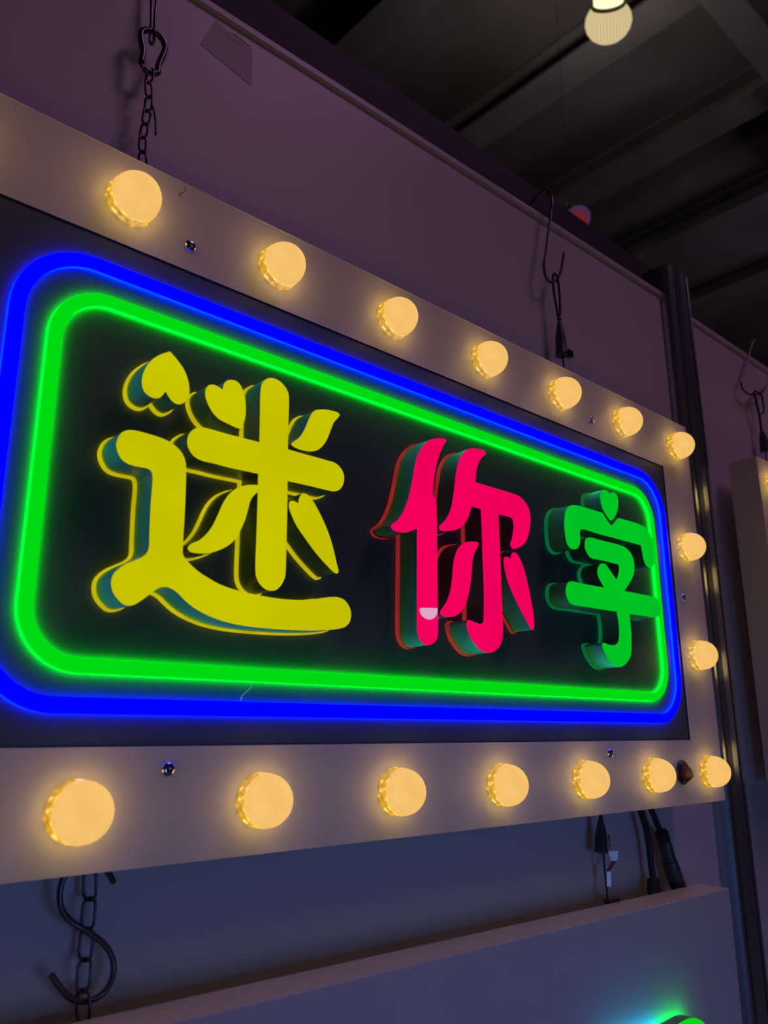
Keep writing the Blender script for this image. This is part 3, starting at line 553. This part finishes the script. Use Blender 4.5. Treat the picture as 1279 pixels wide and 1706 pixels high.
# residue of a removed label on the wall
s = PATHS['stain']
bm = bmesh.new()
bm.faces.new([bm.verts.new((x, WY - 0.0004, z)) for x, y, z in s])
link('label_residue', mesh_of('label_residue', bm, M['stain']), wall_l)
bm = bmesh.new()
for (xa, za, xb, zb, w) in ((-0.8785, 0.2925, -0.8405, 0.2895, 0.0016), (-0.8725, 0.2885, -0.8420, 0.2855, 0.0012), (-0.8650, 0.2965, -0.8395, 0.2935, 0.0010)):
    bm.faces.new([bm.verts.new((x, WY - 0.0007, z)) for x, z in ((xa, za - w / 2), (xb, zb - w), (xb + 0.002, zb + w / 2), (xa + 0.004, za + w))])
link('scuff_mark', mesh_of('scuff_mark', bm, M['scuff']), wall_l)

# ------------------------------------------------------------------ the marquee sign
SW, SH = 1.2105, 0.600                              # outer width and height, right edge at x = 0, top at z = 0
MX, MT, MB = 0.0890, 0.0893, 0.0877                 # frame margins
DEPTH = 0.050


def frame_mesh(w, h, mx, mt, mb, depth, m, bevel=0.0006):
    # the lip of the opening is black: a shadow line painted into its colour
    """sheet-metal box: front ring around an opening, folded sides and a back"""
    X = (-w, -w + mx, -mx, 0.0)
    Z = (-h, -h + mb, -mt, 0.0)
    bm = bmesh.new()
    g = [[bm.verts.new((x, 0, z)) for z in Z] for x in X]
    for i in range(3):
        for j in range(3):
            if (i, j) != (1, 1):
                bm.faces.new((g[i][j], g[i + 1][j], g[i + 1][j + 1], g[i][j + 1]))
    inner = [(1, 1), (2, 1), (2, 2), (1, 2)]
    iv = [bm.verts.new((X[i], 0.0017, Z[j])) for i, j in inner]
    for k in range(4):
        a, b = inner[k], inner[(k + 1) % 4]
        bm.faces.new((g[a[0]][a[1]], g[b[0]][b[1]], iv[(k + 1) % 4], iv[k])).material_index = 1
    rim = [(i, 0) for i in range(4)] + [(3, j) for j in (1, 2, 3)] + [(i, 3) for i in (2, 1, 0)] + [(0, j) for j in (2, 1)]
    bv = [bm.verts.new((X[i], depth, Z[j])) for i, j in rim]
    n = len(rim)
    for k in range(n):
        a, b = rim[k], rim[(k + 1) % n]
        bm.faces.new((g[a[0]][a[1]], g[b[0]][b[1]], bv[(k + 1) % n], bv[k]))
    bm.faces.new(bv)
    if bevel:
        bm.normal_update()
        es = [e for e in bm.edges if e.is_manifold and abs(e.calc_face_angle(0)) > 1.2 and
              min(v.co.y for v in e.verts) < 1e-6 and max(v.co.y for v in e.verts) < 1e-6 and
              (abs(e.verts[0].co.x) < 1e-6 and abs(e.verts[1].co.x) < 1e-6 or abs(e.verts[0].co.x + w) < 1e-6 and abs(e.verts[1].co.x + w) < 1e-6 or
               abs(e.verts[0].co.z) < 1e-6 and abs(e.verts[1].co.z) < 1e-6 or abs(e.verts[0].co.z + h) < 1e-6 and abs(e.verts[1].co.z + h) < 1e-6)]
        bmesh.ops.bevel(bm, geom=es, offset=bevel, segments=2, affect='EDGES')
    return mesh_of('frame', bm, m, M['lip_shade_clip'])


sign = thing('marquee_sign', (0, 0, 0),
             'big white bulb-framed sign with glowing yellow, pink and green Chinese characters', 'sign')
frame = link('frame', frame_mesh(SW, SH, MX, MT, MB, DEPTH, M['white']), sign)
tag(frame, 'white painted metal frame')
pan = link('back_panel', box_mesh('back_panel', (-SW + MX + 0.0003, -MX - 0.0003, 0.0015, 0.006, -SH + MB + 0.0003, -MT - 0.0003), M['panel']), sign)
tag(pan, 'black acrylic panel')


def rounded_rect(x0, x1, z0, z1, r, n=12):
    out = []
    for cx, cz, a0 in ((x1 - r, z1 - r, 0), (x0 + r, z1 - r, 90), (x0 + r, z0 + r, 180), (x1 - r, z0 + r, 270)):
        for k in range(n + 1):
            a = radians(a0 + 90 * k / n)
            out.append(Vector((cx + r * cos(a), cz + r * sin(a))))
    return out


def neon(name, x0, x1, z0, z1, r, w, height, mface, mside, label):
    """silicone neon strip bent into a rounded rectangle: lit top on a milky channel"""
    y0 = 0.0015
    lanes = [(0.0, y0, 0), (0.0, y0 - height * 0.70, 0), (0.0008, y0 - height * 0.93, 1), (0.0022, y0 - height, 1),
             (w - 0.0022, y0 - height, 1), (w - 0.0008, y0 - height * 0.93, 1), (w, y0 - height * 0.70, 1), (w, y0, 0)]
    bm = bmesh.new()
    rings = []
    for d, y, mi in lanes:
        rings.append([bm.verts.new((p.x, y, p.y)) for p in rounded_rect(x0 + d, x1 - d, z0 + d, z1 - d, r - d)])
    n = len(rings[0])
    # lane k spans rings k..k+1; only the crown is the bright face
    face = {2: 0, 3: 0, 4: 0}
    for k in range(len(rings) - 1):
        mi = 0 if k in (1, 2, 3, 4, 5) else 1
        for i in range(n):
            j = (i + 1) % n
            f = bm.faces.new((rings[k][i], rings[k][j], rings[k + 1][j], rings[k + 1][i]))
            f.material_index = mi
            f.smooth = True
    return tag(link(name, mesh_of(name, bm, mface, mside), sign), label)


neon('neon_tube', -1.0930, -0.1025, -0.4886, -0.1130, 0.066, 0.0124, 0.0043, M['blue'], M['blue_side'], 'blue neon strip')
neon('neon_tube', -1.0615, -0.1375, -0.4590, -0.1435, 0.050, 0.0116, 0.0043, M['green'], M['green_side'], 'green neon strip')

# letters: each stroke is a dark return with a lit face and a lit acrylic foot
KIND = {'mi': ('yellow', M['yellow'], M['yellow_base'], -0.0310), 'ni': ('pink', M['pink'], M['pink_base'], -0.0300), 'zi': ('green', M['green_face'], M['green_base'], -0.0300)}
SAY = {'heart': 'heart-shaped dot', 'cross': 'crossed bars', 'leaf': 'leaf-shaped stroke', 'heart_leaf': 'long stroke with a notched heart top',
       'sweep': 'walking radical sweeping under the character', 'person_radical': 'person radical', 'hook': 'bent stroke with a hooked stem',
       'roof': 'roof stroke', 'child': 'child-shaped lower strokes'}
strokes = []
for key in ('mi', 'ni', 'zi'):
    colour, mface, mbase, yf = KIND[key]
    for kind, pts in STROKES[key]:
        poly = outline(pts)
        bm = bmesh.new()
        slab(bm, poly, yf + 0.0012, poly, -0.0032, cap_back=True)
        body = link('letter_stroke', mesh_of('letter_stroke', bm, M['letter_side']), sign)
        tag(body, '%s %s of a character' % (colour, SAY[kind]))
        sharp_shade(body, 40)
        bm = bmesh.new()
        slab(bm, offset(poly, -0.0004), yf, poly, yf + 0.0011)
        f = link('face', mesh_of('face', bm, mface), body)
        tag(f, 'glowing %s face' % colour)
        bm = bmesh.new()
        rim = offset(poly, 0.0016)
        slab(bm, rim, -0.0033, rim, 0.0014)
        b = link('foot', mesh_of('foot', bm, mbase), body)
        tag(b, 'glowing acrylic edge against the panel')
        strokes.append((key, kind, body))
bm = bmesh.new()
sp = [Vector(p) for p in PATCH]
slab(bm, sp, -0.0306, sp, -0.03005)  # thin half-round patch painted with pale emission
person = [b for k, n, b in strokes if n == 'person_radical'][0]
tag(link('patch', mesh_of('patch', bm, M['patch']), person), 'pale half-round patch')

# bulbs
BR, BH, BC = 0.02196, 0.02288, 0.0115
prof = [(BR * cos(a), BC + BH * sin(a)) for a in [radians(90 * k / 16) for k in range(17)]]
dome_me = lathe_mesh('bulb', [(BR - 0.0015, BC - 0.0008)] + prof[:-1] + [(0, BC + BH)], M['dome'], 56)
for p in dome_me.polygons:
    p.use_smooth = True
collar_me = lathe_mesh('collar', [(0.0222, 0.0), (0.0230, 0.0006), (0.0230, 0.0026), (0.0217, 0.0034), (0.0217, 0.0084), (0.0224, 0.0090), (0.0224, 0.0106), (0.0219, 0.0113), (BR - 0.0012, 0.0114)], M['collar'], 56)
for p in collar_me.polygons:
    p.use_smooth = True
collar_me.set_sharp_from_angle(angle=radians(30))


bulb_light = bpy.data.lights.new('bulb_glow', 'POINT')     # what the frosted dome sheds on the frame
bulb_light.energy = 0.085
bulb_light.color = (1.0, 0.62, 0.22)
bulb_light.shadow_soft_size = 0.021
spill_light = bpy.data.lights.new('bulb_spill', 'AREA')    # LED board light leaking back round the collar
spill_light.shape = 'DISK'
spill_light.size = 0.057
spill_light.color = (1.0, 0.66, 0.20)
spill_light.energy = 0.0085


def bulb(parent, x, z):
    b = link('bulb', dome_me, parent, (x, 0, z))
    link('collar', collar_me, b)
    l = bpy.data.objects.new('bulb_glow', bulb_light)
    COL.objects.link(l)
    l.location = (0, -0.0215, 0)
    l.parent = b
    l = bpy.data.objects.new('bulb_spill', spill_light)
    COL.objects.link(l)
    l.location = (0, -BC, 0)
    l.rotation_euler = (radians(90), 0, 0)
    l.parent = b
    return b


BX, BZT, BZB, BDX = -0.0477, -0.0468, -0.5574, 0.1593
for k in range(8):
    bulb(sign, BX - k * BDX, BZT)
    bulb(sign, BX - k * BDX, BZB)
for k in (1, 2):
    z = BZT + (BZB - BZT) * k / 3
    bulb(sign, BX, z)
    bulb(sign, BX - 7 * BDX, z)

# screws
screw_me = lathe_mesh('screw', [(0.0060, 0.0), (0.0060, 0.0008), (0.0055, 0.0020), (0.0043, 0.0030), (0.0026, 0.0034), (0.0019, 0.0033), (0.0016, 0.0018), (0, 0.0018)], M['chrome'], 28)
for p in screw_me.polygons:
    p.use_smooth = True
screw_me.set_sharp_from_angle(angle=radians(50))
for x, z in ((-0.9426, -0.0637), (-0.2886, -0.0638), (-0.0673, -0.2988), (-0.9320, -0.5298), (-0.3035, -0.5276)):
    link('screw', screw_me, sign, (x, 0, z))

# round rocker switch
sw = lathe('rocker_switch', [(0.0168, 0.0), (0.0168, 0.0022), (0.0155, 0.0038), (0.0138, 0.0040), (0.0132, 0.0026), (0, 0.0026)], M['switch'], sign, (-0.1215, 0, -0.5565), seg=40)
tag(sw, 'round black switch bezel')
bm = bmesh.new()
rk = [(0.0118, -0.0026), (0.0116, -0.0048), (0.0065, -0.0080), (0.000, -0.0104), (-0.0045, -0.0112), (-0.0080, -0.0106), (-0.0116, -0.0080), (-0.0118, -0.0026)]
for sx in (1,):
    prev = None
    rows = []
    for k in range(9):
        x = -0.0112 + 0.0224 * k / 8
        lim = math.sqrt(max(0.0, 0.0124 ** 2 - x * x))
        rows.append([bm.verts.new((x, y, max(-lim, min(lim, z)))) for z, y in rk])
    for a, b in zip(rows, rows[1:]):
        for i in range(len(rk) - 1):
            bm.faces.new((a[i], a[i + 1], b[i + 1], b[i]))
    bm.faces.new(rows[0])
    bm.faces.new(rows[-1])
tag(link('rocker', mesh_of('rocker', bm, M['rocker']), sw), 'dark red rocker')

tag(tube('glue_thread', PATHS['thread'], 0.0004, M['thread'], sign, seg=6), 'thin pale thread of glue')
tag(tube('hair', PATHS['hair'], 0.0003, M['hair'], sign, seg=5), 'short dark hair on the frame')

# ------------------------------------------------------------------ the sign below
low = thing('light_box', (-0.0168, 0, -0.7203), 'plain white light box hanging under the big bulb-framed sign', 'sign', 'white light boxes around the big sign', rot=(0, 0.0110, 0))
bm = bmesh.new()
add_box(bm, -1.21, 0, 0, 0.048, -0.60, 0, bevel=0.0016)
lb = link('box', mesh_of('box', bm, M['grey_box']), low)
# backlit channel letter: a bar that turns down at its right end
x0, x1, zt, r = -0.360, -0.125, -0.1245, 0.078
arc = [Vector((x1 - r + r * cos(radians(a)), zt - r + r * sin(radians(a)))) for a in range(90, -1, -9)]
r2 = 0.014
arc2 = [Vector((x1 - r + r2 * cos(radians(a)), zt - r + r2 * sin(radians(a)))) for a in range(0, 91, 15)]
L = [Vector((x0, zt - 0.008))] + arc + [Vector((x1, -0.40)), Vector((x1 - 0.038, -0.40))] + arc2 + [Vector((x0, zt - 0.046))]
bm = bmesh.new()
slab(bm, L, -0.0285, L, -0.0125, cap_back=True)
ch = link('channel_letter', mesh_of('channel_letter', bm, M['letter_side']), low)
tag(ch, 'dark channel letter with a halo of light behind it')
bm = bmesh.new()
slab(bm, offset(L, -0.0005), -0.0297, L, -0.0286)
tag(link('face', mesh_of('face', bm, M['green']), ch), 'glowing green face')
for a, b, mm, say in ((x0 + 0.004, -0.228, 'halo_cyan', 'cyan light strip behind the letter'), (-0.226, x1 - 0.040, 'halo_green', 'green light strip behind the letter')):
    bm = bmesh.new()
    add_box(bm, a, b, -0.0124, -0.0095, zt - 0.036, zt - 0.010)
    tag(link('halo_light', mesh_of('halo_light', bm, M[mm]), ch), say)

# ------------------------------------------------------------------ the sign beyond the post
s2 = thing('marquee_sign', (0.2774 + SW, 0, 0.0130), 'bulb-framed white sign beyond the aluminium post, cut off by the picture edge', 'sign')
link('frame', frame_mesh(SW, SH, MX, MT, MB, 0.055, M['white']), s2)
link('back_panel', box_mesh('back_panel', (-SW + MX + 0.0003, -MX - 0.0003, 0.0015, 0.006, -SH + MB + 0.0003, -MT - 0.0003), M['panel']), s2)
for k in range(8):
    bulb(s2, BX - k * BDX, BZT)
    bulb(s2, BX - k * BDX, BZB)
for k in (1, 2):
    z = BZT + (BZB - BZT) * k / 3
    bulb(s2, BX - 7 * BDX, z)
    bulb(s2, BX, z)

# ------------------------------------------------------------------ hooks, chains and cords
def resample(pts, step):
    P = catmull(pts, 12)
    out, acc = [P[0].copy()], 0.0
    for a, b in zip(P, P[1:]):
        d = (b - a).length
        while d > 0 and acc + d >= step:
            t = (step - acc) / d
            a = a + (b - a) * t
            out.append(a.copy())
            d = (b - a).length
            acc = 0.0
        acc += d
    return out


def link_mesh(length, width, r):
    bm = bmesh.new()
    h, w = length / 2 - r, width / 2 - r
    s = h - w
    pts = [Vector((w * cos(radians(a)), 0, s + w * sin(radians(a)))) for a in range(0, 181, 20)]
    pts += [Vector((w * cos(radians(a)), 0, -s + w * sin(radians(a)))) for a in range(180, 361, 20)]
    add_tube(bm, pts, r, 7, closed=True)
    return mesh_of('link', bm, M['steel'])


def chain(path, pitch, length, width, r, label, group):
    P = resample(path, pitch)
    t = thing('chain', P[0], label, 'chain', group)
    me = link_mesh(length, width, r)
    for i, (a, b) in enumerate(zip(P, P[1:])):
        d = (b - a).normalized()
        yaw = radians(18 if i % 2 else -66)            # alternate links stand across each other
        x = Vector((cos(yaw), sin(yaw), 0))
        x = (x - d * x.dot(d)).normalized()
        y = d.cross(x)
        o = link('link', me, t)
        o.matrix_basis = Matrix.Translation((a + b) / 2 - P[0]) @ Matrix((x, y, d)).transposed().to_4x4()
    return t


chain(PATHS['chain_top'] + [(-0.9665, 0.062, 0.012), (-0.9665, 0.062, -0.02)], 0.0170, 0.0215, 0.0115, 0.0013,
      'dark steel chain hanging from the carabiner down behind the big sign', 'steel chains')
chain(PATHS['chain_low'], 0.0217, 0.0262, 0.0150, 0.0012,
      'dark steel chain from the big sign down to the light box below', 'steel chains')
cb = tube('carabiner', PATHS['carabiner'], 0.0034, M['steel'], n=5, closed=False)
tag(cb, 'dark steel carabiner at the top end of the chain', 'carabiner')
gate = tube('gate', [PATHS['carabiner'][0], (-0.9775, 0.062, 0.1625), PATHS['carabiner'][-1]], 0.0018, M['steel'], cb)
st = tube('chain_end', PATHS['strap_top'], 0.0012, M['steel'])
tag(st, 'loose steel wire end hanging beside the upper chain', 'wire')

tag(tube('wire_hook', PATHS['hook_top'], 0.0016, M['steel']), 'steel wire hook that holds the carabiner, hung from the wall top', 'hook', 'wire hooks over the wall top')
tag(tube('wire_hook', PATHS['hook_mid'], 0.0022, M['steel']), 'bent steel wire hook over the wall top above the middle bulbs', 'hook', 'wire hooks over the wall top')
tag(tube('wire_hook', PATHS['hook_right'], 0.0022, M['steel']), 'bent steel wire hook on the wall panel beyond the post', 'hook', 'wire hooks over the wall top')
tag(tube('s_hook', PATHS['s_hook'], 0.0024, M['steel'], n=4), 'S-shaped steel hook beside the lower chain', 'hook')


def gripper(loc, a, b, label, scale=1.0):
    """cord gripper: tapered black body on a thin steel cord"""
    a, b = Vector(a), Vector(b)
    t = thing('cord_gripper', a, label, 'gripper', 'black cord grippers')
    o = Vector(a)
    bm = bmesh.new()
    L = b - o
    cs = [Vector((0, 0, 0)), L * 0.12, L * 0.30, L * 0.55, L * 0.90, L * 0.93, L]
    add_tube(bm, cs, [0.0026 * scale, 0.0038 * scale, 0.0062 * scale, 0.0082 * scale, 0.0090 * scale, 0.0098 * scale, 0.0096 * scale], 14)
    link('body', mesh_of('body', bm, M['plug']), t)
    return t


def rel(path, o):
    return [tuple(Vector(p) - Vector(o)) for p in path]


# middle hanger
a, b = PATHS['grip_mid'][0], PATHS['grip_mid'][-1]
g = gripper('mid', a, b, 'black cord gripper hanging from the middle wire hook')
tube('cord', rel(PATHS['cord_mid'], a), 0.0019, M['rubber'], g, closed=False)
lathe('crimp', [(0, 0.004), (0.0030, 0.004), (0.0036, 0.002), (0.0036, -0.002), (0.0030, -0.004), (0, -0.004)], M['steel'], g, (0, 0, 0), axis='Z', seg=16)
tube('cable', rel(PATHS['cable_mid'], a), 0.0014, M['rubber'], g)


def strip_plate(name, pts, w, th, m, parent, yaw=0.0):
    """flat metal strip bent along pts; w is its width across"""
    bm = bmesh.new()
    rows = []
    for i, p in enumerate(pts):
        p = Vector(p)
        d = (Vector(pts[min(i + 1, len(pts) - 1)]) - Vector(pts[max(i - 1, 0)])).normalized()
        side = Vector((cos(yaw), sin(yaw), 0)) * w[i] / 2
        nn = d.cross(side).normalized() * th / 2
        rows.append([bm.verts.new(p + s_ * side + t_ * nn) for s_, t_ in ((-1, -1), (1, -1), (1, 1), (-1, 1))])
    for p, q in zip(rows, rows[1:]):
        for k in range(4):
            bm.faces.new((p[k], p[(k + 1) % 4], q[(k + 1) % 4], q[k]))
    bm.faces.new(rows[0])
    bm.faces.new(rows[-1])
    return link(name, mesh_of(name, bm, m), parent)


c = PATHS['clip_mid']
bm = bmesh.new()
add_box(bm, -0.0075, 0.0055, -0.004, 0.004, -0.006, 0.006, bevel=0.001)
link('clip_block', mesh_of('clip_block', bm, M['lip_shade_clip']), g, tuple(Vector((-0.2435, 0.058, 0.0775)) - Vector(a)))
strip_plate('clip_plate', rel([(-0.2445, 0.057, 0.072), (-0.2470, 0.056, 0.060), (-0.2490, 0.055, 0.047), (-0.2490, 0.055, 0.020)], a), [0.007, 0.0065, 0.007, 0.007], 0.0012, M['plate'], g, yaw=-0.7)
strip_plate('clip_plate', rel([(-0.2225, 0.055, 0.0600), (-0.2240, 0.055, 0.052), (-0.2255, 0.055, 0.030)], a), [0.004, 0.006, 0.006], 0.0012, M['plate'], g, yaw=-0.7)

# hanger beyond the post
a, b = PATHS['grip_right'][0], PATHS['grip_right'][-1]
g = gripper('right', a, b, 'black cord gripper hanging above the sign beyond the post', 1.15)
tube('cord', rel(PATHS['cord_right'], a), 0.0026, M['rubber'], g)
tube('cord', rel(PATHS['cord_right2'], a), 0.0020, M['rubber'], g)
tube('cable', rel(PATHS['cable_right'], a), 0.0014, M['rubber'], g)

# hanger under the big sign
a, b = PATHS['grip_low'][1], PATHS['grip_low'][-1]
g = gripper('low', a, b, 'black cord gripper under the big sign with a steel clip below it')
tube('cord', rel([PATHS['grip_low'][0], PATHS['grip_low'][1]], a), 0.0022, M['rubber'], g)
bm = bmesh.new()
add_tube(bm, [Vector((-0.2385, 0.052, -0.634)) - Vector(a), Vector((-0.2385, 0.052, -0.654)) - Vector(a)], 0.0012, 8)
tag(link('sleeve', mesh_of('sleeve', bm, M['brass']), g), 'thin brass pin')
tube('cable', rel(PATHS['cable_low'], a), 0.0014, M['rubber'], g)
q = PATHS['plate_low']
mid = lambda i, j: tuple((Vector(q[i]) + Vector(q[j])) / 2)
strip_plate('clip_plate', rel([mid(0, 1), mid(2, 3)], a), [0.0150, 0.0075], 0.0012, M['plate'], g, yaw=-0.7)
strip_plate('clip_arm', rel([mid(2, 3), (-0.2400, 0.056, -0.6805)], a), [0.0060, 0.0060], 0.0012, M['steel'], g, yaw=-0.7)
strip_plate('clip_plate', rel([(-0.2415, 0.055, -0.6815), (-0.2425, 0.055, -0.6995)], a), [0.0058, 0.0058], 0.0012, M['plate'], g, yaw=-0.7)
bm = bmesh.new()
add_box(bm, -0.0110, 0.0110, -0.006, 0.006, -0.0030, 0.0030, bevel=0.0006)
link('clip_foot', mesh_of('clip_foot', bm, M['steel']), g, tuple(Vector((-0.2370, 0.0555, -0.7175)) - Vector(a)))

# power leads with plugs
def plug(parent, a, b, radii, stations, m, name='plug'):
    a, b = Vector(a), Vector(b)
    bm = bmesh.new()
    add_tube(bm, [a + (b - a) * t for t in stations], radii, 18)
    o = link(name, mesh_of(name, bm, m), parent)
    sharp_shade(o, 30)
    return o


pa = thing('power_cable', PATHS['cable_a'][1], 'black power cable under the sign, left one of two, going behind the light box', 'cable', 'power cables under the big sign')
o0 = PATHS['cable_a'][1]
tube('cable', rel(PATHS['cable_a'], o0), 0.0048, M['rubber'], pa)
p = rel(PATHS['plug_a'], o0)
plug(pa, p[0], p[1], [0.0060, 0.0085, 0.0092, 0.0092, 0.0102, 0.0102], [0, 0.04, 0.1, 0.45, 0.5, 1.25], M['rubber'])
pb = thing('power_cable', PATHS['cable_b'][1], 'black power cable ending in a fat dark plug, right one of two under the sign', 'cable', 'power cables under the big sign')
o0 = PATHS['cable_b'][1]
tube('cable', rel(PATHS['cable_b'], o0), 0.0046, M['rubber'], pb)
p = rel(PATHS['plug_b'], o0)
plug(pb, p[0], p[1], [0.0085, 0.0098, 0.0098, 0.0088], [-0.1, 0.0, 0.85, 1.0], M['rubber'], 'strain_relief')
plug(pb, p[1], p[2], [0.0090, 0.0096, 0.0104, 0.0106], [-0.02, 0.1, 0.85, 1.0], M['plug'], 'plug_body')
plug(pb, p[2], p[3], [0.0108, 0.0116, 0.0118, 0.0110], [0.0, 0.08, 0.9, 1.0], M['plug'], 'coupling_nut')
plug(pb, p[3], p[4], [0.0112, 0.0116, 0.0112, 0.0104], [0.0, 0.1, 0.8, 1.0], M['rubber'], 'plug_tip')

# ------------------------------------------------------------------ hall lamps
lamp = thing('pendant_lamp', (2.50, 1.43, 3.69), 'round ribbed pendant lamp glowing warm white under the dark ceiling', 'lamp')
# the head is tilted on its stem towards the booth
lamp.rotation_euler = Vector((-0.755, -0.522, 0.429)).to_track_quat('Z', 'Y').to_euler()
prof = [(0.0, -0.105), (0.035, -0.103), (0.070, -0.092), (0.103, -0.068), (0.127, -0.032), (0.137, 0.006), (0.132, 0.044), (0.116, 0.076), (0.095, 0.098)]
bm = bmesh.new()
SEG = 176
rings = []
for r, h in prof[1:]:
    rings.append([bm.verts.new((r * (1, 1.012, 1.018, 1.012)[k % 4] * cos(2 * pi * k / SEG), r * (1, 1.012, 1.018, 1.012)[k % 4] * sin(2 * pi * k / SEG), h)) for k in range(SEG)])
tip = bm.verts.new((0, 0, prof[0][1]))
for k in range(SEG):
    bm.faces.new((tip, rings[0][(k + 1) % SEG], rings[0][k]))
for u, v in zip(rings, rings[1:]):
    for k in range(SEG):
        bm.faces.new((u[k], u[(k + 1) % SEG], v[(k + 1) % SEG], v[k])).material_index = 1 if k % 4 in (3, 0) else 0
tag(link('lamp_shade', mesh_of('lamp_shade', bm, M['lamp_shade'], M['lamp_groove']), lamp), 'ribbed glowing glass shade')
lathe('shade_ring', [(0.092, 0.096), (0.100, 0.099), (0.100, 0.112), (0.088, 0.118)], M['lamp_ring'], lamp, axis='Z', seg=48)
lathe('lamp_neck', [(0.087, 0.116), (0.088, 0.140), (0.082, 0.172)], M['lamp_core'], lamp, axis='Z', seg=48)
lathe('lamp_cap', [(0.086, 0.170), (0.100, 0.174), (0.095, 0.26), (0.05, 0.30), (0.02, 0.31), (0.02, 0.40)], M['lamp_ring'], lamp, axis='Z', seg=48)
pl = bpy.data.lights.new('pendant_glow', 'POINT')
pl.energy = 14
pl.color = (1.0, 0.86, 0.78)
pl.shadow_soft_size = 0.12
plo = bpy.data.objects.new('pendant_glow', pl)
COL.objects.link(plo)
plo.location = (0, 0, -0.32)
plo.parent = lamp

spot = thing('stage_spotlight', (1.5502, 1.1519, 1.7156), 'small stage spotlight with a dim red lens, hung in the dark above the wall', 'lamp')
d = (Vector((-0.95, -0.75, -0.25))).normalized()
qt = d.to_track_quat('Z', 'Y').to_euler()
can = lathe('can', [(0.0, -0.14), (0.035, -0.135), (0.045, -0.10), (0.045, 0.0), (0.052, 0.02), (0.052, 0.06), (0.046, 0.06), (0.044, 0.02)], M['violet_lit'], spot, axis='Z', seg=32)
can.rotation_euler = qt
ln = lathe('lens', [(0.0, 0.030), (0.030, 0.028), (0.0445, 0.022)], M['red_lens'], spot, axis='Z', seg=32)
ln.rotation_euler = qt
tube('suspension_rod', [(0, 0.04, 0.11), (0.05, 0.06, 1.2), (0.1, 0.08, 2.86)], 0.0012, M['rubber'], spot)
tube('yoke', [(0.055, 0, 0), (0.06, 0.02, 0.06), (0.0, 0.04, 0.11), (-0.06, 0.02, 0.06), (-0.055, 0, 0)], 0.006, M['alu_dark'], spot)
